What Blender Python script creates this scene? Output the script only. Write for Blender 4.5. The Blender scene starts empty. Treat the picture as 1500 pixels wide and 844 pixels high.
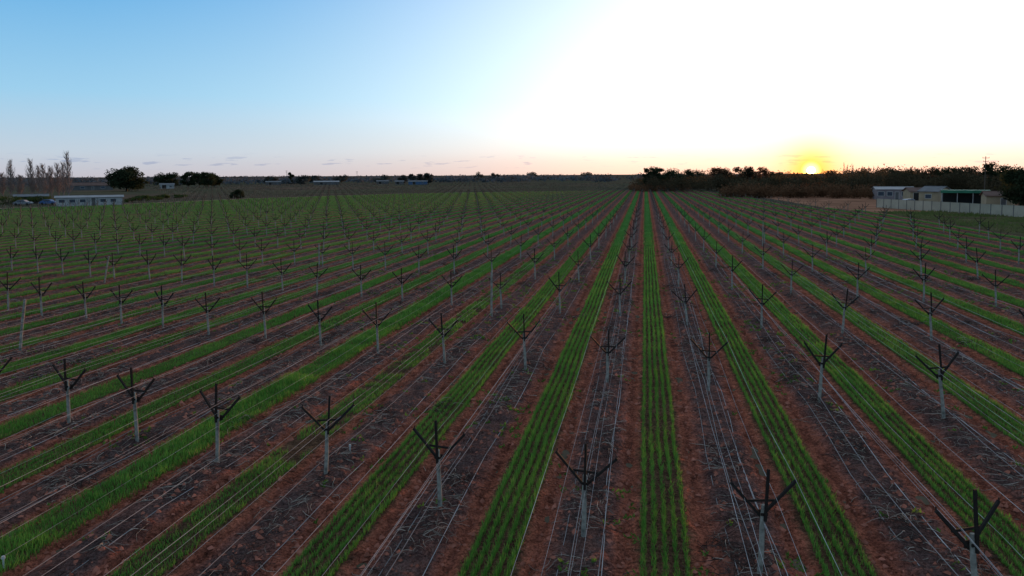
import bpy, math, random
import numpy as np
from mathutils import Matrix, Vector
random.seed(7); rng=np.random.default_rng(11)
scene=bpy.context.scene
COL=scene.collection
H=7.4; F=1070.0; PYC=331.0; SKEW=0.25; P=3.15
# row spacing of the surveyed block: rows are a little closer together towards one side
K0,K1=-6.0,2.0; fx_=lambda k:-1.2+3.25*k+.03*k*k
X0_,X1_=fx_(K0),fx_(K1); S0_,S1_=3.25+.06*K0,3.25+.06*K1
def rowx(k):
    if k<K0: return X0_+(k-K0)*S0_
    if k>K1: return X1_+(k-K1)*S1_
    return fx_(k)
def rowk(x):
    x=np.asarray(x,float); xc=np.clip(x,X0_,X1_)
    return (-3.25+np.sqrt(3.25**2+.12*(xc+1.2)))/.06+np.minimum(x-X0_,0)/S0_+np.maximum(x-X1_,0)/S1_
# ---------------------------------------------------------------- camera
R=(Matrix.Rotation(math.radians(10.33),3,'Z')@Matrix.Rotation(math.radians(86.0),3,'X')@Matrix.Rotation(math.radians(-0.3),3,'Z'))
Rn=np.array(R); C=np.array([0,0,H])
cd=bpy.data.cameras.new("camera"); cam=bpy.data.objects.new("camera",cd); COL.objects.link(cam)
cam.matrix_world=Matrix.Translation((0,0,H))@R.to_4x4()
cd.sensor_width=36; cd.lens=36*F/1500; cd.shift_y=-(422-PYC)/1500; cd.clip_start=0.1; cd.clip_end=30000
scene.camera=cam
scene.view_settings.view_transform='Standard'; scene.view_settings.look='None'; scene.view_settings.exposure=0
def gp(px,py):
    d=Rn@np.array([(px-750)/F,(PYC-py)/F,-1.0]); t=H/-d[2]
    return (d[0]*t,d[1]*t)
def at(px,dist):
    d=Rn@np.array([(px-750)/F,(PYC-256)/F,-1.0]); n=math.hypot(d[0],d[1])
    return (d[0]/n*dist,d[1]/n*dist)
def proj(X,Y,Z=0.0):
    Q=np.stack([X,Y,np.zeros_like(X)+Z-H],-1)@Rn
    z=np.where(-Q[...,2]>0.2,-Q[...,2],np.nan)
    return 750+F*Q[...,0]/z, PYC-F*Q[...,1]/z
def inview(X,Y,m=130,Z=1.0):
    a,b=proj(X,Y,Z)
    with np.errstate(invalid='ignore'):
        return (a>-m)&(a<1500+m)&(b<844+m*1.6)
# ---------------------------------------------------------------- noise
TAB=rng.random((512,512))
def vn(x,y,s,seed=0):
    x=np.asarray(x,float)/s+seed*37.3; y=np.asarray(y,float)/s+seed*91.7
    xi=np.floor(x).astype(int); yi=np.floor(y).astype(int); fx=x-xi; fy=y-yi
    fx=fx*fx*(3-2*fx); fy=fy*fy*(3-2*fy)
    g=lambda a,b:TAB[a%512,b%512]
    return (g(xi,yi)*(1-fx)+g(xi+1,yi)*fx)*(1-fy)+(g(xi,yi+1)*(1-fx)+g(xi+1,yi+1)*fx)*fy
def dstrip(x):
    return P*np.abs(rowk(x)%1.0-0.5)
def sm(a,b,x):
    t=np.clip((x-a)/(b-a),0,1); return t*t*(3-2*t)
def relief(x,y):
    d=dstrip(x+0.12*(vn(x,y,1.7,1)-.5))
    z=0.08+0.0*d
    z=z-0.06*np.exp(-((d-.74)/.15)**2)
    z=z+0.06*sm(.95,1.3,d)
    rough=.25+.75*sm(.5,.66,d)
    z=z+rough*(0.08*(vn(x,y,.55,2)-.5)+0.11*(vn(x,y,.26,3)-.5))+0.05*(vn(x,y,3.1,4)-.5)
    return z
POLY=np.array([(-152,-5),(-150,141),(-136,171),(-125,221),(-93,281),(-14,333),(24,333),(30,250),(34,170),(42,150),(43,-5)])
def inpoly(x,y,poly=POLY):
    ins=np.zeros(np.shape(x),bool); n=len(poly)
    for i in range(n):
        x1,y1=poly[i]; x2,y2=poly[(i+1)%n]
        if y1==y2: continue
        c=((y1>y)!=(y2>y))&(x<(x2-x1)*(y-y1)/(y2-y1)+x1)
        ins^=c
    return ins
# ---------------------------------------------------------------- mesh helpers
def mesh_np(name,V,Fc,mat,col=None,smooth=False):
    me=bpy.data.meshes.new(name); V=np.asarray(V,np.float32); Fc=np.asarray(Fc,np.int32)
    k=Fc.shape[1]; me.vertices.add(len(V)); me.vertices.foreach_set("co",V.ravel())
    me.loops.add(Fc.size); me.loops.foreach_set("vertex_index",Fc.ravel())
    me.polygons.add(len(Fc)); me.polygons.foreach_set("loop_start",np.arange(0,Fc.size,k,dtype=np.int32))
    try: me.polygons.foreach_set("loop_total",np.full(len(Fc),k,np.int32))
    except Exception: pass
    if smooth: me.polygons.foreach_set("use_smooth",np.ones(len(Fc),bool))
    if col is not None:
        ca=me.color_attributes.new(name="Col",type='FLOAT_COLOR',domain='POINT')
        ca.data.foreach_set("color",np.concatenate([col,np.ones((len(col),1))],1).astype(np.float32).ravel())
    me.update(calc_edges=True); me.materials.append(mat); return me
def obj(name,me,parent=None,loc=None,**kw):
    o=bpy.data.objects.new(name,me); COL.objects.link(o)
    if loc is not None: o.location=loc
    if parent is not None: o.parent=parent
    for k,v in kw.items(): o[k]=v
    return o
class MB:
    def __init__(s): s.v=[]; s.f=[]
    def box(s,c,d,rz=0,M=None):
        b=len(s.v); cx,cy,cz=c; dx,dy,dz=[q/2 for q in d]
        for sx,sy,sz in ((-1,-1,-1),(1,-1,-1),(1,1,-1),(-1,1,-1),(-1,-1,1),(1,-1,1),(1,1,1),(-1,1,1)):
            x,y,z=sx*dx,sy*dy,sz*dz
            if rz: x,y=x*math.cos(rz)-y*math.sin(rz),x*math.sin(rz)+y*math.cos(rz)
            s.v.append((cx+x,cy+y,cz+z))
        s.f+=[tuple(b+i for i in q) for q in ((0,3,2,1),(4,5,6,7),(0,1,5,4),(1,2,6,5),(2,3,7,6),(3,0,4,7))]
        return s
    def tube(s,pts,rad,n=6,cap=True):
        pts=[Vector(p) for p in pts]; rings=[]
        for i,p in enumerate(pts):
            t=(pts[min(i+1,len(pts)-1)]-pts[max(i-1,0)]).normalized()
            if abs(t.z)<.95: a=Vector((0,0,1)).cross(t).normalized()
            else: a=Vector((1,0,0)).cross(t).normalized()
            b=t.cross(a); r=rad[i] if hasattr(rad,'__len__') else rad
            rings.append(len(s.v))
            for k in range(n):
                an=2*math.pi*k/n; q=p+a*math.cos(an)*r+b*math.sin(an)*r; s.v.append(tuple(q))
        for i in range(len(pts)-1):
            for k in range(n):
                s.f.append((rings[i]+k,rings[i]+(k+1)%n,rings[i+1]+(k+1)%n,rings[i+1]+k))
        if cap:
            s.f.append(tuple(rings[0]+k for k in reversed(range(n)))); s.f.append(tuple(rings[-1]+k for k in range(n)))
        return s
    def poly(s,vs,fs):
        b=len(s.v); s.v+=[tuple(v) for v in vs]; s.f+=[tuple(b+i for i in f) for f in fs]; return s
    def mesh(s,name,mat,smooth=False):
        me=bpy.data.meshes.new(name); me.from_pydata(s.v,[],s.f); me.materials.append(mat)
        if smooth: me.shade_smooth()
        me.update(); return me
# ---------------------------------------------------------------- materials
class N:
    def __init__(s,nt): s.nt=nt
    def n(s,t,**kw):
        nd=s.nt.nodes.new(t)
        for k,v in kw.items(): setattr(nd,k,v)
        return nd
    def setin(s,sock,v):
        if isinstance(v,bpy.types.NodeSocket): s.nt.links.new(v,sock)
        else: sock.default_value=v
    def m(s,op,a,b=0.0,c=0.0,clamp=False):
        nd=s.n('ShaderNodeMath',operation=op,use_clamp=clamp); s.setin(nd.inputs[0],a); s.setin(nd.inputs[1],b)
        if len(nd.inputs)>2: s.setin(nd.inputs[2],c)
        return nd.outputs[0]
    def noise(s,vec,sc,det=3,rough=.55):
        nd=s.n('ShaderNodeTexNoise'); s.setin(nd.inputs['Vector'],vec); nd.inputs['Scale'].default_value=sc
        nd.inputs['Detail'].default_value=det; nd.inputs['Roughness'].default_value=rough; return nd.outputs['Fac']
    def ramp(s,f,stops,interp='LINEAR'):
        nd=s.n('ShaderNodeValToRGB'); cr=nd.color_ramp; cr.interpolation=interp
        while len(cr.elements)<len(stops): cr.elements.new(0.5)
        for e,(p,c) in zip(cr.elements,stops):
            e.position=p; e.color=(c,c,c,1) if not hasattr(c,'__len__') else (*c,1)
        s.setin(nd.inputs[0],f); return nd.outputs[0]
    def mix(s,f,a,b,mode='MIX'):
        nd=s.n('ShaderNodeMix',data_type='RGBA',blend_type=mode); s.setin(nd.inputs[0],f)
        for i,v in ((6,a),(7,b)):
            if isinstance(v,tuple): v=(*v,1) if len(v)==3 else v
            s.setin(nd.inputs[i],v)
        return nd.outputs[2]
def newmat(name,spec=.2):
    m=bpy.data.materials.new(name); m.use_nodes=True; nt=m.node_tree
    b=nt.nodes['Principled BSDF']; b.inputs['Specular IOR Level'].default_value=spec
    return m,N(nt),b
def simple(name,c,rough=.7,metal=0,var=.25,sc=6.0,c2=None,bump=0,spec=.2):
    m,n,b=newmat(name,spec); tc=n.n('ShaderNodeTexCoord').outputs['Object']
    f=n.noise(tc,sc,4); c2=c2 or tuple(v*(1-var) for v in c); lo=tuple(min(1,v*(1+var*.6)) for v in c)
    n.setin(b.inputs['Base Color'],n.ramp(f,[(.3,c2),(.7,lo)]))
    b.inputs['Roughness'].default_value=rough; b.inputs['Metallic'].default_value=metal
    if bump:
        bp=n.n('ShaderNodeBump'); bp.inputs['Strength'].default_value=bump; bp.inputs['Distance'].default_value=.02
        n.setin(bp.inputs['Height'],f); n.setin(b.inputs['Normal'],bp.outputs[0])
    return m
def leafmat(name,c,var=.5,sc=.5,trans=.35,useCol=False):
    m,n,b=newmat(name,0.0); nt=m.node_tree
    if useCol:
        colr=n.n('ShaderNodeAttribute',attribute_name="Col").outputs['Color']
    else:
        tc=n.n('ShaderNodeTexCoord').outputs['Object']; f=n.noise(tc,sc,3)
        colr=n.ramp(f,[(.3,tuple(v*(1-var) for v in c)),(.72,tuple(v*(1+var) for v in c))])
    n.setin(b.inputs['Base Color'],colr); b.inputs['Roughness'].default_value=.8
    if trans>0:
        tr=n.n('ShaderNodeBsdfTranslucent'); n.setin(tr.inputs[0],colr)
        mx=n.n('ShaderNodeMixShader'); mx.inputs[0].default_value=trans
        nt.links.new(b.outputs[0],mx.inputs[1]); nt.links.new(tr.outputs[0],mx.inputs[2])
        nt.links.new(mx.outputs[0],nt.nodes['Material Output'].inputs[0])
    return m
def rowfrac(n,X):
    xc=n.m('MINIMUM',n.m('MAXIMUM',X,X0_),X1_)
    q=n.m('DIVIDE',n.m('SUBTRACT',n.m('SQRT',n.m('ADD',n.m('MULTIPLY',n.m('ADD',xc,1.2),.12),3.25**2)),3.25),.06)
    lo=n.m('DIVIDE',n.m('MINIMUM',n.m('SUBTRACT',X,X0_),0.0),S0_); hi=n.m('DIVIDE',n.m('MAXIMUM',n.m('SUBTRACT',X,X1_),0.0),S1_)
    kk=n.m('ADD',q,n.m('ADD',lo,hi))
    return n.m('MULTIPLY',n.m('ABSOLUTE',n.m('SUBTRACT',n.m('FRACT',kk),.5)),2.0)
def soilmat():
    m,n,b=newmat("vineyard_soil",0.0); tc=n.n('ShaderNodeTexCoord').outputs['Object']
    sp=n.n('ShaderNodeSeparateXYZ'); n.setin(sp.inputs[0],tc); X,Y=sp.outputs[0],sp.outputs[1]
    n1=n.noise(tc,1.1,2); n2=n.noise(tc,7,4,.65)
    x2=n.m('ADD',X,n.m('MULTIPLY',n.m('SUBTRACT',n1,.5),.34)); x2=n.m('ADD',x2,n.m('MULTIPLY',n.m('SUBTRACT',n2,.5),.45))
    d=rowfrac(n,x2)
    strip=n.mix(n.ramp(n.m('DIVIDE',Y,200.0),[(.15,0.0),(.5,1.0)]),(.115,.07,.045),(.055,.11,.032))
    m1=n.ramp(d,[(.27,0.0),(.38,1.0)])
    rest=n.ramp(d,[(0,(.34,.122,.080)),(.42,(.36,.126,.080)),(.49,(.24,.088,.062)),(.54,(.34,.12,.078)),(.64,(.26,.105,.08)),(.74,(.185,.093,.078)),(1,(.155,.085,.073))])
    pt=n.noise(tc,1.6,5,.72); lf=n.m('MULTIPLY',n.ramp(pt,[(.40,0.0),(.58,1.0)]),n.ramp(d,[(.58,0.0),(.74,.75)]))
    rest=n.mix(lf,rest,(.088,.066,.066))
    base=n.mix(m1,strip,rest)
    big=n.noise(tc,.12,3); base=n.mix(1.0,base,n.ramp(big,[(.3,(.8,.8,.82)),(.7,(1.18,1.1,1.05))]),'MULTIPLY')
    med=n.noise(tc,2.6,5,.75); base=n.mix(1.0,base,n.ramp(med,[(.33,(.55,.55,.57)),(.64,(1.45,1.38,1.32))]),'MULTIPLY')
    fine=n.noise(tc,16,5,.8); base=n.mix(1.0,base,n.ramp(fine,[(.36,.34),(.60,1.5)]),'MULTIPLY')
    st=n.n('ShaderNodeMapping'); n.setin(st.inputs[0],tc); st.inputs['Scale'].default_value=(30,5,5); st.inputs['Rotation'].default_value=(0,0,.5)
    lit=n.noise(st.outputs[0],1.3,4,.75)
    f=n.m('MULTIPLY',n.ramp(lit,[(.57,0.0),(.69,1.0)]),n.ramp(d,[(.5,0.06),(.8,.65)]))
    base=n.mix(f,base,(.29,.235,.20))
    n.setin(b.inputs['Base Color'],base); b.inputs['Roughness'].default_value=1
    fx=n.m('ABSOLUTE',n.m('SUBTRACT',d,.47)); ch=n.m('SINE',n.m('ADD',n.m('MULTIPLY',Y,34.0),n.m('MULTIPLY',fx,90.0)))
    tread=n.m('MULTIPLY',n.m('MULTIPLY',ch,n.ramp(fx,[(.05,1.0),(.12,0.0)])),n.ramp(n1,[(.40,0.0),(.50,.9)]))
    h=n.m('ADD',n.m('ADD',n.m('MULTIPLY',n2,1.8),n.m('MULTIPLY',fine,1.2)),n.m('MULTIPLY',tread,.5))
    bp=n.n('ShaderNodeBump'); bp.inputs['Strength'].default_value=1.0; bp.inputs['Distance'].default_value=.08
    n.setin(bp.inputs['Height'],h); n.setin(b.inputs['Normal'],bp.outputs[0]); return m
def farmat():
    m,n,b=newmat("far_ground",0.0); tc=n.n('ShaderNodeTexCoord').outputs['Object']
    sp=n.n('ShaderNodeSeparateXYZ'); n.setin(sp.inputs[0],tc); X=sp.outputs[0]
    a=n.noise(tc,.006,2); c=n.noise(tc,.05,4); e=n.noise(tc,1.2,4,.7)
    base=n.ramp(a,[(.35,(.13,.088,.072)),(.5,(.10,.092,.062)),(.62,(.15,.098,.078))])
    base=n.mix(1.0,base,n.ramp(c,[(.3,(.65,.65,.7)),(.7,(1.25,1.2,1.15))]),'MULTIPLY')
    base=n.mix(1.0,base,n.ramp(e,[(.3,.7),(.7,1.2)]),'MULTIPLY')
    d=rowfrac(n,X)
    base=n.mix(n.ramp(d,[(.2,.55),(.6,0.0)]),base,(.05,.075,.035))
    n.setin(b.inputs['Base Color'],base); b.inputs['Roughness'].default_value=1; return m
M_soil=soilmat(); M_far=farmat()
M_grass=leafmat("cover_crop_blade",(0,0,0),trans=.4,useCol=True)
M_pole=simple("weathered_pole",(.29,.265,.225),.9,var=.55,sc=7,bump=.6,spec=.05)
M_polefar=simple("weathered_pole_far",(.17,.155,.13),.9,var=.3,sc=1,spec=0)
M_rod=simple("dark_upright",(.03,.023,.02),.9,sc=12,spec=.05)
M_arm=simple("dark_steel_arm",(.032,.026,.023),.8,sc=14,spec=.08)
M_wire=simple("galvanised_wire",(.42,.40,.40),.8,sc=.7,var=.5,spec=0)  # pale matt grey, with the sky's reflection on the wire painted in
M_wirefar=simple("dull_wire",(.14,.125,.12),.9,sc=2,spec=0)
M_tubeB=simple("drip_tube_grey",(.27,.245,.24),.8,sc=1.5,spec=0)
M_twig=leafmat("pruned_cane",(0,0,0),trans=.0,useCol=True)
M_clod=simple("soil_clod",(.30,.115,.08),.95,var=.55,sc=3,spec=0)
M_bark=simple("tree_bark",(.09,.07,.055),.9,sc=2)
M_bare=simple("bare_branch",(.24,.185,.16),.9,sc=2)
M_leafD=leafmat("dark_foliage",(.032,.042,.022),sc=.35)
M_leafG=leafmat("green_foliage",(.05,.075,.024),sc=.4)
M_leafB=leafmat("dry_sunwarm_foliage",(.13,.068,.038),sc=.3,trans=.45)  # dry scrub brown; also paints the sun's warmth into trees near it
M_leafM=leafmat("scrub_foliage",(.062,.05,.03),sc=.12,trans=.45)
M_leafF=leafmat("hazed_distant_foliage",(.095,.105,.115),sc=.02,trans=.2)  # distance haze put into the colour as a blue-grey tint
# ---------------------------------------------------------------- world
SUN_AZ=math.radians(11.9); SUN_EL=math.radians(.20)
sd=(math.sin(SUN_AZ)*math.cos(SUN_EL),math.cos(SUN_AZ)*math.cos(SUN_EL),math.sin(SUN_EL))
w=bpy.data.worlds.new("World"); scene.world=w; w.use_nodes=True; nt=w.node_tree; nt.nodes.clear(); n=N(nt)
out=n.n('ShaderNodeOutputWorld'); tc=n.n('ShaderNodeTexCoord').outputs['Generated']
sp=n.n('ShaderNodeSeparateXYZ'); n.setin(sp.inputs[0],tc); Z=sp.outputs[2]
dt=n.n('ShaderNodeVectorMath',operation='DOT_PRODUCT'); n.setin(dt.inputs[0],tc); dt.inputs[1].default_value=sd
ang=n.m('MULTIPLY',n.m('ARCCOSINE',n.m('MINIMUM',dt.outputs['Value'],.9999999)),180/math.pi)
base=n.ramp(Z,[(0,(.50,.52,.60)),(.03,(.46,.60,.73)),(.10,(.25,.57,.83)),(.235,(.055,.38,.76)),(.45,(.25,.41,.58)),(1,(.29,.38,.49))])
gl=n.ramp(n.m('DIVIDE',ang,80),[(0,1.0),(.18,1.0),(.28,.60),(.40,.27),(.52,.10),(.66,.02),(1,0.0)],'B_SPLINE')
gc=n.ramp(Z,[(0,(.56,.26,.03)),(.018,(.60,.34,.10)),(.04,(.72,.56,.34)),(.075,(.90,.80,.62)),(.3,(1.1,.9,.65)),(1,(1.0,.85,.65))])
sk=n.n('ShaderNodeTexSky',sky_type='NISHITA'); sk.sun_disc=False; sk.sun_elevation=math.radians(1.0); sk.sun_rotation=SUN_AZ
ve=n.mix(1.0,base,n.mix(1.0,gc,gl,'MULTIPLY'),'ADD')
halo=n.ramp(n.m('DIVIDE',ang,5),[(0,1.0),(.16,.85),(.34,.38),(.6,.1),(1,0.0)],'B_SPLINE')
ve=n.mix(n.m('MULTIPLY',halo,.95),ve,(2.0,.72,.04))
core=n.ramp(n.m('DIVIDE',ang,3),[(.07,1.0),(.11,.12),(.24,0.0)],'EASE')
cc=n.mix(1.0,core,(22.0,14.0,4.0),'MULTIPLY'); ve=n.mix(1.0,ve,cc,'ADD')
mp=n.n('ShaderNodeMapping'); n.setin(mp.inputs[0],tc); mp.inputs['Scale'].default_value=(22,22,160)
cl=n.noise(mp.outputs[0],1.5,4,.5)
cm=n.m('MULTIPLY',n.ramp(cl,[(.59,0.0),(.66,.7)]),n.ramp(Z,[(.008,0.0),(.013,1.0),(.022,1.0),(.028,0.0)]))
ve=n.mix(cm,ve,n.mix(1.0,ve,(.60,.68,.84),'MULTIPLY'))
b1=n.n('ShaderNodeBackground'); n.setin(b1.inputs[0],ve); b1.inputs[1].default_value=1.0
b2=n.n('ShaderNodeBackground'); n.setin(b2.inputs[0],sk.outputs[0]); b2.inputs[1].default_value=.025
ad=n.n('ShaderNodeAddShader'); nt.links.new(b1.outputs[0],ad.inputs[0]); nt.links.new(b2.outputs[0],ad.inputs[1]); nt.links.new(ad.outputs[0],out.inputs[0])
sl=bpy.data.lights.new("sun",'SUN'); sl.energy=5.0; sl.angle=math.radians(.5); sl.color=(1,.42,.13)
so=bpy.data.objects.new("sun",sl); COL.objects.link(so)
e2=math.radians(1.7); v=Vector((math.sin(SUN_AZ)*math.cos(e2),math.cos(SUN_AZ)*math.cos(e2),math.sin(e2)))
so.rotation_euler=v.to_track_quat('Z','Y').to_euler()
# ---------------------------------------------------------------- ground
S=14000
g=MB().poly([(-S,-S,-.02),(S,-S,-.02),(S,S,-.02),(-S,S,-.02)],[(0,1,2,3)]).mesh("ground",M_far)
obj("ground",g,kind="structure")
xs=np.concatenate([np.arange(-152,-28,.35),np.arange(-28,18,.08),np.arange(18,43.2,.25)])
ys=np.concatenate([np.arange(-5,9,.5),np.arange(9,38,.08),np.arange(38,100,.35),np.arange(100,334,3)])
GX,GY=np.meshgrid(xs,ys); GZ=relief(GX,GY)
V=np.stack([GX,GY,GZ],-1).reshape(-1,3); nx=len(xs); ny=len(ys)
I=np.arange(nx*ny).reshape(ny,nx); Q=np.stack([I[:-1,:-1],I[:-1,1:],I[1:,1:],I[1:,:-1]],-1).reshape(-1,4)
cx=V[Q].mean(1); Q=Q[inpoly(cx[:,0],cx[:,1])]
obj("vineyard_field",mesh_np("vineyard_field",V,Q,M_soil,smooth=True),kind="structure")
def sheet(name,pts,z,mat):
    me=MB().poly([(x,y,z) for x,y in pts],[tuple(range(len(pts)))]).mesh(name,mat); return obj(name,me,kind="structure")
M_dirt=simple("bare_dirt",(.30,.15,.095),.95,var=.4,sc=.12,spec=0)
M_verge=simple("verge_ground",(.10,.085,.046),.95,var=.5,sc=.25,spec=0)
M_track=simple("pale_track",(.26,.18,.13),.95,var=.25,sc=.3,spec=0)
sheet("dirt_yard",[(44,130),(38,165),(36,240),(60,262),(110,250),(130,200),(118,130),(80,118)],-.012,M_dirt)
sheet("verge_ground",[(43.3,-5),(43.3,150),(60,143),(75,124),(130,108),(130,-5)],-.008,M_verge)
sheet("farm_track",[(-300,100),(-152,143),(-138,172),(-127,222),(-95,283),(-15,336),(26,336),(26,340),(-17,340),(-98,287),(-131,224),(-142,174),(-155,147),(-300,106)],-.006,M_track)
# ---------------------------------------------------------------- cover crop
DENS={-3:.8,-4:1.45,-2:1.0,-1:1.25,0:.9,1:1.0,-5:.9,-6:1.0,-7:.75,3:.9,-9:.8}
SPARSE=(-3,-9)
def blades(y0,y1,perm,wid,hgt,drill,sdv=.25):
    Vs=[];Cs=[]
    for k in range(-52,14):
        xc=rowx(k+.5); L=y1-y0; dn=DENS.get(k,.8+.4*((k*7919)%10)/10); cnt=int(L*perm*dn)
        if not inview(np.full(24,xc),np.linspace(y0,y1,24),200).any(): continue
        y=rng.uniform(y0,y1,cnt)
        if drill:
            li=rng.integers(0,5,cnt); sg=.07 if k==-4 else (.05 if k in SPARSE else .026)
            off=(li-2)*(.25 if k==-4 else .205)+rng.normal(0,sg,cnt)+.05*(vn(y,y*0+li,2,40)-.5)
        else: off=np.clip(rng.normal(0,sdv,cnt),-.6,.6)
        x=xc+off+.05*(vn(np.zeros(cnt)+k*9.,y,4,7)-.5)
        if k in SPARSE: keep=vn(x,y,.4,5)*.7+vn(x,y,2,6)*.5+rng.random(cnt)*.2>.62
        elif k==-4: keep=vn(x,y,.3,5)+rng.random(cnt)>.45
        else: keep=vn(x,y,.6,5)*.6+vn(x,y,2.5,6)*.6+rng.random(cnt)*.5>.42
        ok=inpoly(x,y)&inview(x,y,150)&keep
        x=x[ok];y=y[ok];m=len(x)
        if not m: continue
        z=relief(x,y)-.01; h=hgt*rng.uniform(.55,1.25,m)*(.7+.6*vn(x,y,1.3,8)); a=rng.uniform(0,2*np.pi,m)
        if k==-4: h=h*(.9+.8*vn(x,y,.5,44))
        ln=h*rng.uniform(.1,.6,m); b=rng.uniform(0,2*np.pi,m)
        w_=wid*rng.uniform(.6,1.3,m)
        p0=np.stack([x-w_/2*np.cos(b),y-w_/2*np.sin(b),z],-1);p1=np.stack([x+w_/2*np.cos(b),y+w_/2*np.sin(b),z],-1)
        p2=np.stack([x+ln*np.cos(a),y+ln*np.sin(a),z+h],-1)
        Vs.append(np.stack([p0,p1,p2],1).reshape(-1,3))
        t=(rng.random(m)*.45+vn(x,y,1.9,9)*.35+vn(x,y,.35,45)*.2)[:,None]
        c=(1-t)*np.array([.075,.23,.035])+t*np.array([.22,.45,.085])
        f_=sm(25,140,y)[:,None]; c=c*(1-.12*f_)*(1+f_*np.array([-.08,0,.40]))  # far blades tinted bluer, aerial haze put into their colour
        dry=(rng.random(m)<.03)[:,None]; c=np.where(dry,np.array([.36,.31,.14]),c)
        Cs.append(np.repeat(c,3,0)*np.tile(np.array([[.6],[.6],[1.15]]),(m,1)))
    return np.concatenate(Vs),np.concatenate(Cs)
parts=[blades(8,32,820,.015,.135,True),blades(32,75,320,.030,.15,True),blades(75,150,100,.08,.17,False,.23),blades(150,333,38,.20,.18,False,.23)]
V=np.concatenate([p[0] for p in parts]); Cc=np.clip(np.concatenate([p[1] for p in parts]),0,1)
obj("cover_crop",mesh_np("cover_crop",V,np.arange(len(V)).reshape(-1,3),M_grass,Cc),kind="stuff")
print("BLADES",len(V)//3)
# ---------------------------------------------------------------- weeds in soil
m=30000; y=8+rng.random(m)**1.6*70; x=rng.uniform(-60,43,m); cen=vn(x,y,.8,12)+vn(x,y,5,13)*.6
ok=(cen>1.03)&inview(x,y,60)&(dstrip(x)>.5)&inpoly(x,y); x=x[ok];y=y[ok]; x=np.repeat(x,5)+rng.normal(0,.05,len(x)*5); y=np.repeat(y,5)+rng.normal(0,.05,len(y)*5); m=len(x)
z=relief(x,y); a=rng.uniform(0,2*np.pi,m); h=rng.uniform(.03,.1,m); w_=.02+y*.0006
V=np.stack([np.stack([x-w_,y,z],-1),np.stack([x+w_,y,z],-1),np.stack([x+.06*np.cos(a),y+.06*np.sin(a),z+h],-1)],1).reshape(-1,3)
Cc=np.repeat(np.array([.11,.20,.04])*rng.uniform(.6,1.3,(m,1)),3,0)
obj("weeds",mesh_np("weeds",V,np.arange(len(V)).reshape(-1,3),M_grass,Cc),kind="stuff")
# ---------------------------------------------------------------- pruned canes
RX=np.array([rowx(q) for q in range(-30,20)])
def twigs(m,ymax,lo,hi,r,ex=1.5,heap=False,light=.35):
    y=8.5+rng.random(m)**ex*(ymax-8.5); k=rng.integers(-24,13,m); side=rng.normal(0,.33,m); dz=rng.uniform(.0,.05,m)
    if heap:
        nh=m//45; hy=8.5+rng.random(nh)**ex*(ymax-8.5); hk=rng.integers(-24,13,nh); hs=rng.normal(0,.45,nh); hi_=rng.integers(0,nh,m)
        y=hy[hi_]+rng.normal(0,.32,m); k=hk[hi_]; side=hs[hi_]+rng.normal(0,.2,m); dz=rng.uniform(0,.16,m)
    x=RX[k+30]+side; ok=inview(x,y,40)
    if not heap: ok&=(vn(x,y,1.2,15)+.5*vn(x,y,4,16)>.66)
    x=x[ok];y=y[ok];dz=dz[ok];m=len(x)
    L=rng.uniform(lo,hi,m); a=rng.uniform(0,2*np.pi,m); pts=[]; px,py=x.copy(),y.copy()
    for i in range(4):
        pts.append(np.stack([px,py,relief(px,py)+r+dz*(1 if i in(1,2) else .3)],-1)); a=a+rng.normal(0,.45,m); px=px+np.cos(a)*L/3; py=py+np.sin(a)*L/3
    rr=r*rng.uniform(.6,1.4,m)[:,None]; V=[]
    for i in range(4):
        nrm=np.stack([-np.sin(a),np.cos(a),0*a],-1); up=np.array([0,0,1.])
        t=[1,.9,.7,.4][i]
        V+= [pts[i]+nrm*rr*t,pts[i]-nrm*rr*t,pts[i]+up*rr*t*1.5]
    V=np.stack(V,1); Fc=[]
    for i in range(3):
        for j in range(3):
            Fc.append([i*3+j,i*3+(j+1)%3,(i+1)*3+(j+1)%3,(i+1)*3+j])
    Fc=np.array(Fc)[None]+np.arange(m)[:,None,None]*12
    c=np.where(rng.random((m,1))<light,np.array([.34,.28,.23]),np.array([.07,.05,.045]))*rng.uniform(.6,1.4,(m,1))
    return V.reshape(-1,3),Fc.reshape(-1,4),np.repeat(c,12,0)
tt=[twigs(40000,34,.10,.5,.006,1.2,light=.5),twigs(14000,75,.25,.7,.008,1.1,light=.4),twigs(18000,60,.2,.6,.007,1.2,True,.15)]
off=0;Fl=[]
for q in tt: Fl.append(q[1]+off); off+=len(q[0])
obj("pruning_debris",mesh_np("pruning_debris",np.concatenate([q[0] for q in tt]),np.concatenate(Fl),M_twig,np.concatenate([q[2] for q in tt])),kind="stuff")
# clods
m=110000; y=8.5+rng.random(m)**1.3*45; x=rng.uniform(-45,32,m); ok=inview(x,y,30)&(dstrip(x)>.5)&(vn(x,y,.9,18)+rng.random(m)*.4>.55); x=x[ok];y=y[ok];m=len(x)
r=(rng.random(m)**3*.08+.012)[:,None]; c0=np.stack([x,y,relief(x,y)],-1)
o=np.array([[1,0,0],[0,1,0],[-1,0,0],[0,-1,0],[0,0,.9]])
V=(c0[:,None,:]+(o[None]*rng.uniform(.6,1.3,(m,5,1))+rng.normal(0,.15,(m,5,3)))*r[:,None,:])
Fc=np.array([[0,1,4],[1,2,4],[2,3,4],[3,0,4]])[None]+np.arange(m)[:,None,None]*5
obj("soil_clods",mesh_np("soil_clods",V.reshape(-1,3),Fc.reshape(-1,3),M_clod),kind="stuff")
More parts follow.
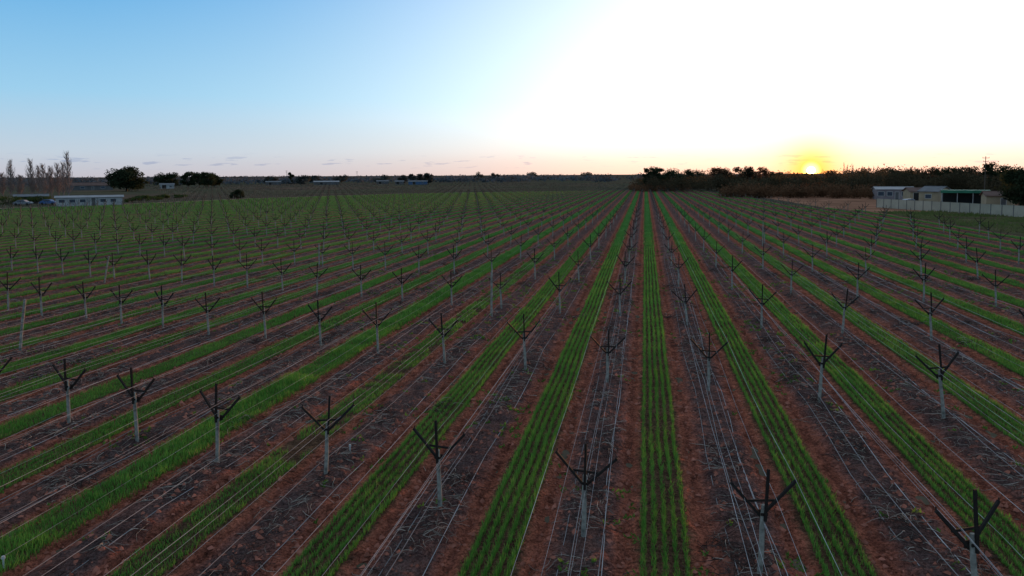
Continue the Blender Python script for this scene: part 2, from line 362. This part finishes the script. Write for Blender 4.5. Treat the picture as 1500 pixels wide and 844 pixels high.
# ---------------------------------------------------------------- trellis posts
def post_parts():
    pole=MB().tube([(0,0,-.25),(.008,0,.5),(-.006,.004,1.0),(0,0,1.42)],[.052,.050,.047,.044],9)
    rod=MB().box((.012,-.070,1.64),(.046,.043,1.02)).box((0,-.043,1.25),(.13,.02,.05))
    def arm(s):
        a=MB(); p0=Vector((0.0,.075,1.14)); p1=Vector((s*.62,.075,1.84)); t=(p1-p0).normalized(); nn=Vector((-t.z,0,t.x)); q=.026
        vs=[]
        for p in (p0,p1):
            for dx,dy in ((-q,-.02),(q,-.02),(q,.02),(-q,.02)): vs.append(tuple(p+nn*dx+Vector((0,dy+s*.022,0))))
        a.poly(vs,[(0,3,2,1),(4,5,6,7),(0,1,5,4),(1,2,6,5),(2,3,7,6),(3,0,4,7)])
        a.tube([(s*.60,.075,1.84),(s*.60,.075,1.90)],.012,5); return a
    br=MB().box((0,.13,1.44),(.56,.02,.045)).box((0,.13,1.2),(.10,.02,.12))
    return pole,rod,arm(-1),arm(1),br
pp=post_parts(); mats=[M_pole,M_rod,M_arm,M_arm,M_arm]; nms=["trellis_post","upright_stake","arm","arm","brace"]
meshes=[p.mesh(nm,mt,smooth=False) for p,nm,mt in zip(pp,nms,mats)]
jm=bpy.data.meshes.new("trellis_post_joined"); jv=[];jf=[];ji=[]
for p,i in zip(pp,[0,1,1,1,1]):
    b=len(jv); jv+=p.v; jf+=[tuple(b+q for q in f) for f in p.f]; ji+=[i]*len(p.f)
jm.from_pydata(jv,[],jf); jm.materials.append(M_pole); jm.materials.append(M_rod); jm.polygons.foreach_set("material_index",ji); jm.update()
cand=[]
for k in range(-118,60):
    x=rowx(k)
    for mi in range(-1,48):
        y=14.27+11.4*mi-SKEW*(x+1.2)
        if y<1: continue
        cand.append((x+random.gauss(0,.05),y+random.gauss(0,.15)))
ca=np.array(cand); okv=inview(ca[:,0],ca[:,1],110,1.2); infield=inpoly(ca[:,0],ca[:,1])
farok=(ca[:,1]>150)&(ca[:,1]<520)&(ca[:,0]<20)&(ca[:,0]>-330)&(~infield)&(ca[:,0]>-0.8*ca[:,1]+20)
near=ca[okv&infield]; near=near[np.argsort(np.hypot(near[:,0],near[:,1]))]
far=np.concatenate([near[300:],ca[okv&farok&(rng.random(len(ca))<.5)]])
LAB="weathered pole with dark steel V arms in a bare trellis row"
for i,(x,y) in enumerate(near[:300]):
    z=float(relief(np.array([x]),np.array([y]))[0]); rot=(random.gauss(0,.022),random.gauss(0,.034),random.gauss(0,.2))
    sc=random.uniform(.92,1.07)
    o=obj("trellis_post",meshes[0] if i<120 else jm,label=LAB,category="trellis post",group="posts along the trellis rows"); o.location=(x,y,z-.05); o.rotation_euler=rot; o.scale=(1,1,sc)
    if i<120:
        for j in range(1,5): obj(nms[j],meshes[j],parent=o)
fb=MB()
fb.box((0,0,.7),(.09,.09,1.42)).box((0,0,1.77),(.055,.055,.7))
fb.poly([(0,0,1.14),(.05,0,1.1),(.64,0,1.82),(.6,0,1.87)],[(0,1,2,3)]).poly([(0,0,1.14),(-.05,0,1.1),(-.64,0,1.82),(-.6,0,1.87)],[(0,1,2,3)])
bv=np.array(fb.v); nb=len(bv); fq=np.array([f for f in fb.f]); 
V=(bv[None]*rng.uniform(.93,1.05,(len(far),1,1))+np.concatenate([far,np.zeros((len(far),1))],1)[:,None,:]).reshape(-1,3); V[:,2]+=.04
Fc=(fq[None]+np.arange(len(far))[:,None,None]*nb).reshape(-1,4)
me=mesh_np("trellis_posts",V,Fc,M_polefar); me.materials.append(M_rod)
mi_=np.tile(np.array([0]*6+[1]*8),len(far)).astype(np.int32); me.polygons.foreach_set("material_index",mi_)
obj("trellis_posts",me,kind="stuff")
# ---------------------------------------------------------------- wires
def wire_pts(k,off,z,sag,wob=0,ground=False):
    x0=rowx(k); pts=[]; s=14.27-SKEW*(x0+1.2); i=-7
    while True:
        y=s+i*2.85; i+=1
        if y<2: continue
        if y>330: break
        ph=((i-1)%4)/4; xx=x0+off+wob*(float(vn(np.array([k*5.+off*7]),np.array([y]),6,20)[0])-.5)*2
        if y>120 and not inpoly(np.array([x0]),np.array([y]))[0]: break
        zz=z-sag*4*ph*(1-ph)
        if ground: zz=float(relief(np.array([xx]),np.array([y]))[0])+.035
        pts.append((xx,y,zz))
    return pts
def strand(pts,r,n_=3): return MB().tube(pts,r,n_,cap=False)
specs=[(-.60,1.90,.05,.03,.0046,M_wire),(.60,1.90,.05,.03,.0046,M_wire),(-.28,1.50,.06,.04,.0036,M_wire),(.28,1.50,.06,.04,.0036,M_wire),(.07,1.05,.08,.03,.0036,M_wire),(-.08,.45,.14,.08,.009,M_tubeB)]
allw=MB()
for k in range(-50,14):
    for j,(off,z,sag,wob,r,mt) in enumerate(specs):
        pts=wire_pts(k,off,z+.04,sag,wob)
        if len(pts)<2: continue
        if -8<=k<=5:
            nm="drip_tube" if j==5 else "trellis_wire"
            rr=[r*(1.0 if q[1]<45 else max(.35,1-(q[1]-45)/100)) for q in pts]
            obj(nm,MB().tube(pts,rr,3,cap=False).mesh(nm,mt),label=("grey drip irrigation tube slung low along a trellis row" if j==5 else "thin galvanised wire strung between trellis posts"),category=("irrigation tube" if j==5 else "wire"),group=("drip tubes along the rows" if j==5 else "wires along the trellis rows"))
        elif j in(0,1,5):
            q=pts[::2][:16] if len(pts)>4 else pts
            allw.tube(q,.004 if j<5 else .007,3,cap=False)
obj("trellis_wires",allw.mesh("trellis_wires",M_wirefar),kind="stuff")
for k in (-7,-6,-5,-4,-3,-2,-1,0,1,2,3,4,5):
    for off in (-.38,.45):
        if k not in(-4,-1,0,1,2,4) and off<0: continue
        pts=wire_pts(k,off,0,0,.14,True)
        obj("ground_hose",strand(pts[:24],.009).mesh("ground_hose",M_tubeB if off<0 else M_wire),label="thin pale hose lying on soil beside a trellis row",category="hose",group="hoses lying along the rows")
for (px,py,hh,ln,rr) in ((28,521,2.3,(.42,0),.06),(152,417,1.9,(.5,0),.055),(468,393,1.9,(.0,0),.06),(720,467,2.4,(.03,0),.06),(1117,362,2.1,(0,0),.055)):
    x,y=gp(px,py); me=MB().tube([(0,0,-.3),(ln[0]*.5,0,hh*.5),(ln[0],0,hh)],[rr,rr*.95,rr*.9],9).tube([(ln[0],0,hh-.001),(ln[0],0,hh+.03)],[rr*.9,rr*.5],9).mesh("timber_stake",M_pole)
    obj("timber_stake",me,loc=(x,y,.05),label="pale bare timber stake standing in the vineyard row",category="stake")
M_wp=simple("white_plastic",(.5,.5,.48))
for px,py in ((513,668),(6,838)):
    x,y=gp(px,py); me=MB().tube([(0,0,-.05),(0,0,.2),(0,0,.21),(0,0,.26)],[.018,.018,.035,.03],8).mesh("irrigation_riser",M_wp)
    obj("irrigation_riser",me,loc=(x,y,.05),label="short white plastic irrigation riser in red soil",category="irrigation riser")
# ---------------------------------------------------------------- trees
def leaves_mesh(blobs,nper,size,mat,name):
    Vs=[]
    for (bx,by,bz,rx,ry,rz) in blobs:
        m=nper; d=rng.normal(size=(m,3)); d/=np.linalg.norm(d,axis=1)[:,None]
        rad=rng.random(m)**.45*(1+.12*rng.normal(size=m)); c=d*rad[:,None]*np.array([rx,ry,rz])+np.array([bx,by,bz])
        c=c[c[:,2]>.05]; m=len(c)
        a=rng.normal(size=(m,3)); a/=np.linalg.norm(a,axis=1)[:,None]; b=np.cross(a,rng.normal(size=(m,3))); b/=np.linalg.norm(b,axis=1)[:,None]
        s=size*rng.uniform(.5,1.3,(m,1))
        Vs.append(np.stack([c-a*s,c-b*s*.6,c+a*s,c+b*s*.6],1).reshape(-1,3))
    V=np.concatenate(Vs); return mesh_np(name,V,np.arange(len(V)).reshape(-1,4),mat)
def tree(px,dist,h,wd,mat,label,name="tree",cr=.25,nb=14,nper=150,leaf=.45,trunk_r=None,pos=None):
    x,y=pos if pos else at(px,dist); tr=MB(); r=trunk_r or max(.12,h*.022)
    hb=h*cr; tr.tube([(0,0,-.2),(r*.5,0,hb*.6),(0,r*.4,hb),(r,0,h*.6),(r*.5,0,h*.85)],[r*1.3,r,r*.85,r*.5,r*.12],8)
    blobs=[]
    for i in range(nb):
        a=i*2.4+random.random(); t=random.random(); zz=hb+(h-hb)*(.12+.76*t); prof=math.sin(math.pi*(.18+.72*t))**.7
        rr=wd/2*prof*random.uniform(.35,.78); bx,by=rr*math.cos(a),rr*math.sin(a); s=wd*random.uniform(.13,.24); zr=min(s*.7,(h-hb)*.28)
        zz=min(zz,h-zr*.8); blobs.append((bx,by,zz,s,s,zr))
        z0=hb*.8+(zz-hb*.8)*.25; tr.tube([(0,0,z0),(bx*.5,by*.5,(z0+zz)/2),(bx*.95,by*.95,zz)],[r*.45,r*.28,r*.08],5)
    o=obj(name,tr.mesh("trunk",M_bark,True),loc=(x,y,0),label=label,category="tree")
    obj("crown",leaves_mesh(blobs,nper,leaf,mat,"crown"),parent=o); return o
def bare_tree(px,dist,h,wd,label,n_=70,name="bare_tree",rb=.03):
    x,y=at(px,dist); tr=MB(); r=h*.011; tr.tube([(0,0,-.2),(0,.1,h*.4),(.1,0,h*.8),(0,0,h)],[r*1.3,r,r*.5,r*.1],7)
    br=MB()
    for i in range(n_):
        t=.06+.9*i/n_; z0=h*t; a=random.uniform(0,6.28); L=wd*(1.15-t*.85)*random.uniform(.5,1)
        p0=Vector((0,0,z0*.97)); p1=p0+Vector((math.cos(a)*L*.4,math.sin(a)*L*.4,L*.6)); p2=p1+Vector((math.cos(a)*L*.18,math.sin(a)*L*.18,L*.9))
        if p2.z>h*1.02: p2.z=h*1.02
        br.tube([p0,p1,p2],[r*.3,r*.18,rb],3,False)
        for q in range(5):
            s=p0.lerp(p1,.35+.12*q); a2=a+random.gauss(0,1.2); e=s+Vector((math.cos(a2)*L*.28,math.sin(a2)*L*.28,L*.5)); br.tube([s,e],[rb*1.4,rb*.7],3,False)
    o=obj(name,tr.mesh("trunk",M_bare),loc=(x,y,0),label=label,category="tree"); obj("branches",br.mesh("branches",M_bare),parent=o)
for px,d,h,wd in ((-12,300,14,4),(3,325,9,4),(15,310,13.6,4),(29,300,8,4),(45,312,14.0,4.2),(56,330,12,3.6),(63,300,12,3.6),(70,330,9,4),(74,318,11.5,4),(84,305,12.5,4),(92,318,13,3.6),(99,300,16.5,4.4)):
    bare_tree(px,d,h,wd,"tall bare leafless poplar beside the farm buildings",name="poplar_tree",n_=80,rb=.034)
tree(184,420,12.2,20,M_leafD,"large dark rounded evergreen tree beyond the vineyard",nb=34,nper=260,leaf=.5,cr=.12,trunk_r=.5)
for px,d,h,wd in ((236,560,10,13),(252,560,10,12),(275,520,11,10),(291,540,10,14),(305,520,11.5,13),(314,530,10,12)):
    tree(px,d,h,wd,M_leafD,"dark evergreen tree in a distant windbreak",nb=16,nper=130,leaf=.5,cr=.1)
tree(426,600,11.5,5,M_leafD,"tall narrow dark tree beyond the vineyard",nb=12,leaf=.5,cr=.1)
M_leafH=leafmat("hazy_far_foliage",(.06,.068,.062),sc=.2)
for px,d,h,wd in ((395,650,7,14),(445,640,8,16),(462,660,8,14),(590,620,9,9),(603,600,9,8),(617,610,9,8),(627,600,10,10),(560,700,8,16),(500,700,8,14),(700,900,11,18),(725,900,10,18),(780,1000,11,22),(860,900,10,20)):
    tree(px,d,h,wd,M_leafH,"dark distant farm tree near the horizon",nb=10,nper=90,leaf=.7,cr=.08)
tree(0,0,3.0,5.6,M_leafD,"low dark green rounded bush at the field edge",name="bush",nb=14,nper=200,leaf=.22,cr=.02,pos=gp(349,291))
for px,py,h,wd in ((208,294,1.6,7),(225,293,1.4,8),(238,292,1.7,6),(262,290,1.2,6),(194,296,1.2,5),(12,300,2.6,9),(34,299,2.0,8),(60,298,2.2,8)):
    tree(0,0,h,wd,M_leafG,"low scrubby bush along the farm track",name="bush",nb=9,nper=90,leaf=.2,cr=.02,pos=gp(px,py))
for px,d,h,wd,mt in ((948,330,11,6,M_leafD),(958,335,11.3,9,M_leafD),(966,340,10.5,7,M_leafD),(984,350,10.2,12,M_leafD),(1008,380,9.6,11,M_leafD),(1022,380,10.2,11,M_leafD),(1050,330,10.8,9,M_leafB),(1060,340,10,10,M_leafM),(1083,350,10.8,9,M_leafM),(1098,340,11.2,8,M_leafM),(1116,350,11.2,8,M_leafB),(1135,350,9,10,M_leafM),(1165,340,7.6,9,M_leafB),(1216,340,8.6,9,M_leafB),(1262,330,8.8,11,M_leafM),(1300,330,9.6,11,M_leafD),(1330,320,9.2,13,M_leafD),(1362,320,9.8,13,M_leafM),(1395,310,9.4,13,M_leafD),(1420,300,9.8,12,M_leafM),(1475,300,10.0,13,M_leafD),(1450,290,11.4,8,M_leafD)):
    tree(px,d,h,wd,mt,"backlit scrubby gum tree on the woodland edge",name="gum_tree",nb=22,nper=120,leaf=.3,cr=.12)
tree(1497,172,8.4,9,M_leafD,"dense dark round tree behind the panel fence",nb=30,nper=260,leaf=.24,cr=.08)
for px,d,h in ((1236,330,12),(1241,325,11),(1248,330,11.5),(1272,330,10.5),(1279,335,10.5),(1285,330,10.5),(1205,340,9.5)):
    bare_tree(px,d,h,2.4,"thin bare tree rising above the woodland",n_=26)
blobs=[]
for i in range(560):
    px=random.uniform(935,1580); d=random.uniform(265,430) if px<1290 else random.uniform(262,400)
    if px<1080: d=random.uniform(300,430)
    x,y=at(px,d); h=(4.8+4.6*float(vn(np.array([px]),np.array([0.]),38,50)[0])+random.uniform(-.8,.8)); 
    if px>1290: h+=.8
    if 1160<px<1212: h=min(h,7.0)
    if px<985: h*=.75
    r=random.uniform(2.5,5); blobs.append((x,y,h*.5,r,r,h*.52))
obj("scrub_woodland",leaves_mesh(blobs,170,.38,M_leafM,"scrub_woodland"),kind="stuff")
blobs=[]
for i in range(60):
    px=random.uniform(925,1010); d=random.uniform(300,345); x,y=at(px,d); h=random.uniform(2,4); blobs.append((x,y,h*.5,2.4,2.4,h*.5))
for i in range(160):
    px=random.uniform(1060,1290); d=random.uniform(232,262); x,y=at(px,d); h=random.uniform(1.5,5.0); blobs.append((x,y,h*.5,2.2,2.2,h*.5))
obj("dry_scrub",leaves_mesh(blobs,110,.3,M_leafB,"dry_scrub"),kind="stuff")
blobs=[]
for i in range(1100):
    px=random.uniform(-150,1650); d=random.choice((random.uniform(700,1000),random.uniform(1100,2200))); x,y=at(px,d)
    if px>930 and d<900: continue
    cl_=float(vn(np.array([px]),np.array([d]),45,30)[0])
    if cl_<.28: continue
    h=random.uniform(3.5,7)+cl_*d*.0026; r=random.uniform(6,16); blobs.append((x,y,h*.45,r,r,h*.5))
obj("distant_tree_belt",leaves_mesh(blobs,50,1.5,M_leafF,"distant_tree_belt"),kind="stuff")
m=60000; x=rng.uniform(43.3,115,m); y=rng.uniform(30,150,m); ok=inview(x,y,60)&(vn(x,y,5,31)+rng.random(m)*.5>.6)&(y<160-.5*(x-43)); x=x[ok];y=y[ok];m=len(x)
a=rng.uniform(0,2*np.pi,m);h=rng.uniform(.15,.5,m); w_=.12
V=np.stack([np.stack([x-w_*np.cos(a),y-w_*np.sin(a),0*x],-1),np.stack([x+w_*np.cos(a),y+w_*np.sin(a),0*x],-1),np.stack([x+.2*np.sin(a),y+.1*np.cos(a),h],-1)],1).reshape(-1,3)
t=vn(x,y,6,33)[:,None]; Cc=np.repeat((1-t)*np.array([.09,.14,.035])+t*np.array([.20,.17,.08]),3,0)
obj("verge_grass",mesh_np("verge_grass",V,np.arange(len(V)).reshape(-1,3),M_grass,Cc),kind="stuff")
# ---------------------------------------------------------------- buildings
M_white=simple("cream_wall",(.50,.48,.44),.7,var=.12,sc=.6); M_glass=simple("dark_window",(.05,.06,.08),.3,sc=1)
M_roofW=simple("pale_metal_roof",(.33,.31,.31),.7,var=.2,sc=.5); M_roofB=simple("brown_roof",(.13,.075,.06),.8,sc=.8); M_roofG=simple("dull_grey_roof",(.15,.15,.155),.7,sc=.8)
M_yel=simple("ochre_wall",(.36,.27,.17),.8,var=.2,sc=.6); M_gre=simple("green_metal",(.03,.15,.085),.6,var=.3,sc=.5); M_dark=simple("opening_shade_and_tyre",(.03,.028,.026),.9)  # M_dark: shade of open interiors put into a colour, also tyre black
M_grey=simple("grey_wall",(.12,.11,.105),.8,sc=.7); M_blue=simple("blue_sheet",(.06,.12,.22),.6,sc=1); M_pgrey=simple("pale_grey_wall",(.36,.345,.33),.8,sc=.7); M_mauve=simple("mauve_grey_wall",(.24,.19,.19),.8,sc=.7)
def building(pos,w_,d_,h,rise,mw,mr,name,label,openings=(),rot=None,over=.35,chim=False,drot=0):
    x,y=pos; rz=(math.atan2(y,x)-math.pi/2 if rot is None else rot)+drot
    e=obj(name,None,loc=(x,y,0),label=label,category="building"); e.rotation_euler=(0,0,rz)
    W=MB(); hw,hd=w_/2,d_/2
    W.poly([(-hw,-hd,-.1),(hw,-hd,-.1),(hw,hd,-.1),(-hw,hd,-.1),(-hw,-hd,h),(hw,-hd,h),(hw,hd,h),(-hw,hd,h),(-hw,0,h+rise),(hw,0,h+rise)],[(0,1,5,4),(2,3,7,6),(1,2,6,9,5),(3,0,4,8,7)])
    hw2,hd2=hw+over,hd+over; zz=h-over*rise/hd
    Rf=MB()
    for s in (-1,1):
        Rf.poly([(-hw2,s*hd2,zz+.03),(hw2,s*hd2,zz+.03),(hw2,0,h+rise+.03),(-hw2,0,h+rise+.03),(-hw2,s*hd2,zz+.13),(hw2,s*hd2,zz+.13),(hw2,0,h+rise+.13),(-hw2,0,h+rise+.13)],[(0,1,2,3),(4,5,6,7),(0,1,5,4),(0,3,7,4),(1,2,6,5)])
    Rf.box((0,0,h+rise+.15),(w_+2*over,.25,.06))
    obj("wall",W.mesh("wall",mw),parent=e); obj("roof",Rf.mesh("roof",mr),parent=e)
    for (kd,ox,oz,ow,oh) in openings:
        fm=MB(); yy=-hd-.03
        for bx,bz,bw,bh in ((ox,oz+oh/2+.04,ow+.16,.08),(ox,oz-oh/2-.04,ow+.16,.08),(ox-ow/2-.04,oz,.08,oh),(ox+ow/2+.04,oz,.08,oh)): fm.box((bx,yy,bz),(bw,.08,bh))
        pn=obj(kd,MB().box((ox,yy+.01,oz),(ow,.04,oh)).mesh(kd,M_glass if kd=="window" else (M_dark if kd=="doorway" else M_grey)),parent=e)  # doorway is a near-black panel painting the shade indoors
        obj("frame",fm.mesh("frame",M_white),parent=pn)
    if chim: obj("chimney",MB().box((w_*.2,.4,h+rise+.3),(.6,.6,1.2)).box((w_*.2,.4,h+rise+.93),(.7,.7,.08)).mesh("chimney",M_roofB),parent=e)
    return e
W6=[("window",-6.2+2.3*i,1.3,1.3,.8) for i in range(6) if i!=3]+[("door",.8,1.02,.9,2.0)]
building(gp(132,301),15,5,2.15,.35,M_pgrey,M_roofW,"farm_building","long low cream building with a row of dark windows",W6)
building(at(44,250),8,5,2.0,.5,M_grey,M_roofG,"farm_shed","low dark grey shed beside bare poplars",[("doorway",-2,1.0,2,1.8),("window",2,1.2,1.3,.8)])
building(at(135,480),20,9,2.6,1.6,M_grey,M_roofB,"house","distant farmhouse with brown gabled roof",[("window",-5,1.5,2,1.1),("window",5,1.5,2,1.1),("door",0,1.05,1,2.1)],chim=True)
building(at(118,500),14,9,2.6,1.4,M_grey,M_roofB,"house","distant grey house with dark roof",[("window",-4,1.5,2,1.1),("door",2,1.05,1,2.1)])
for px,d,w_,c,rf in ((244,500,8,M_pgrey,M_roofG),(478,620,20,M_grey,M_roofW),(585,600,7,M_grey,M_roofG),(612,590,15,M_blue,M_roofG),(400,640,12,M_grey,M_roofG),(560,640,10,M_grey,M_roofG)):
    building(at(px,d),w_,6,2.4,.8,c,rf,"farm_shed","distant low farm shed with metal roof",[("doorway",-w_*.2,1.15,2.4,2.2),("window",w_*.25,1.4,1.3,.8)])
building(at(1309,232),9.5,8,2.8,.6,M_mauve,M_roofW,"house","low house with pale metal roof and wide windows",[("window",-3.6,1.6,1.5,1.1),("window",-1.4,1.6,1.3,1.1),("door",.4,1.05,.9,2.1),("window",2.2,1.6,1.4,1.1),("window",3.9,1.6,1.0,1.1)],drot=.15)
building(at(1346,215),5.5,6,2.6,.9,M_yel,M_roofB,"farm_shed","ochre shed with brown roof behind the fence",[("doorway",-1,1.2,2.0,2.2)],drot=.3)
building(at(1371,205),4.6,6,2.9,1.1,M_yel,M_roofG,"farm_shed","tan shed with grey roof behind the fence",[("window",0,1.7,1.4,.9)],drot=-.5)
building(at(1463,182),5,5,2.6,.8,M_yel,M_roofB,"farm_shed","cream shed with brown roof beside the fence",[("door",.5,1.05,.9,2.1)],drot=.2)
x,y=at(1415,195); e=obj("carport",None,loc=(x,y,0),label="open carport with dark green metal roof behind the fence",category="carport"); e.rotation_euler=(0,0,math.atan2(y,x)-math.pi/2)
obj("roof",MB().box((0,0,3.35),(9.5,7,.14)).box((0,-3.56,3.12),(9.5,.1,.6)).mesh("roof",M_gre),parent=e)
for px_ in (-4.5,-1.5,1.5,4.5):
    for py_ in (-3.3,3.3): obj("post",MB().box((px_,py_,1.64),(.12,.12,3.28)).box((px_,py_,.05),(.3,.3,.1)).mesh("post",M_pgrey),parent=e)
obj("back_shade_panel",MB().box((0,3.45,1.6),(9.2,.1,3.2)).mesh("back_shade_panel",M_dark),parent=e)  # near-black sheet paints the shade inside the open carport
fe=obj("panel_fence",None,loc=(0,0,0),label="long cream metal panel fence with capped posts",category="fence")
M_fence=simple("cream_fence_panel",(.45,.37,.28),.9,var=.15,sc=.4,spec=0)
a=np.array(gp(1284,304)); b=np.array(gp(1560,323)); L=np.hypot(*(b-a)); npn=int(L/2.4); u=(b-a)/L; nn=np.array([-u[1],u[0]]); rz=math.atan2(u[1],u[0])
fe.location=(a[0],a[1],0)
for i in range(npn):
    p=MB(); s=i*2.4+.06; V=[];nrib=14
    for j in range(nrib+1):
        q=u*(s+j*2.28/nrib)+nn*(.02 if j%2 else -.02); V+=[(q[0],q[1],.08),(q[0],q[1],1.85)]
    p.poly(V,[(2*j,2*j+2,2*j+3,2*j+1) for j in range(nrib)])
    c=u*(s+1.14); p.box((c[0],c[1],1.88),(2.28,.06,.05),rz); p.box((c[0],c[1],.05),(2.28,.06,.05),rz)
    obj("panel",p.mesh("panel",M_fence),parent=fe)
    c=u*(i*2.4); obj("post",MB().box((c[0],c[1],.95),(.12,.12,1.95),rz).box((c[0],c[1],1.94),(.16,.16,.04),rz).mesh("post",M_grey),parent=fe)
def ppole(px,d,h):
    x,y=at(px,d); o=obj("power_pole",MB().tube([(0,0,-.5),(0,0,h)],[.16,.10],8).mesh("power_pole",M_bark),loc=(x,y,0),label="timber power pole with crossarms above the trees",category="power pole")
    for z,wd in ((h-.5,1.8),(h-1.5,1.4)):
        c=obj("crossarm",MB().box((0,-.15,z),(wd,.10,.12)).mesh("crossarm",M_bark),parent=o)
        obj("insulators",MB().tube([(-wd*.45,-.15,z+.07),(-wd*.45,-.15,z+.3)],.05,6).tube([(wd*.45,-.15,z+.07),(wd*.45,-.15,z+.3)],.05,6).mesh("insulators",M_grey),parent=c)
ppole(1443,250,12.0); ppole(523,600,11); ppole(420,560,11.5)
def car(pos,col,label,rz):
    m=simple("car_paint",col,.4,sc=2,var=.1); x,y=pos
    prof=[(-2.1,.35),(-2.15,.75),(-2.0,.95),(-1.5,1.0),(-1.0,1.42),(.5,1.45),(1.1,1.0),(1.95,.88),(2.15,.65),(2.1,.35)]
    V=[];k=len(prof)
    for s in (-.85,.85):
        for a_,b_ in prof: V.append((a_,s*(.8 if b_>1.2 else 1),b_))
    fs=[tuple(range(k)),tuple(reversed(range(k,2*k)))]+[(i,(i+1)%k,k+(i+1)%k,k+i) for i in range(k)]
    o=obj("parked_car",MB().poly(V,fs).mesh("parked_car",m),loc=(x,y,0),label=label,category="car"); o.rotation_euler=(0,0,rz)
    for s in (-1,1):
        g_=[(-1.3,1.03),(-.9,1.36),(.42,1.38),(.9,1.03)]; V=[(a_,s*(.865 if b_<1.2 else .72),b_) for a_,b_ in g_]; obj("window",MB().poly(V,[(0,1,2,3)]).mesh("window",M_glass),parent=o)
        for wx in (-1.35,1.35): obj("wheel",MB().tube([(wx,s*.70,.32),(wx,s*.88,.32)],.32,14).mesh("wheel",M_dark),parent=o)
car(gp(72,300),(.06,.12,.26),"blue car parked beside the cream building",.2); car(gp(34,301),(.2,.2,.21),"grey car parked near the farm sheds",.3)
car(at(975,322),(.5,.5,.5),"white car parked at the end of the rows",.1); car(at(1333,190),(.4,.4,.42),"white car parked by the sheds",.4)
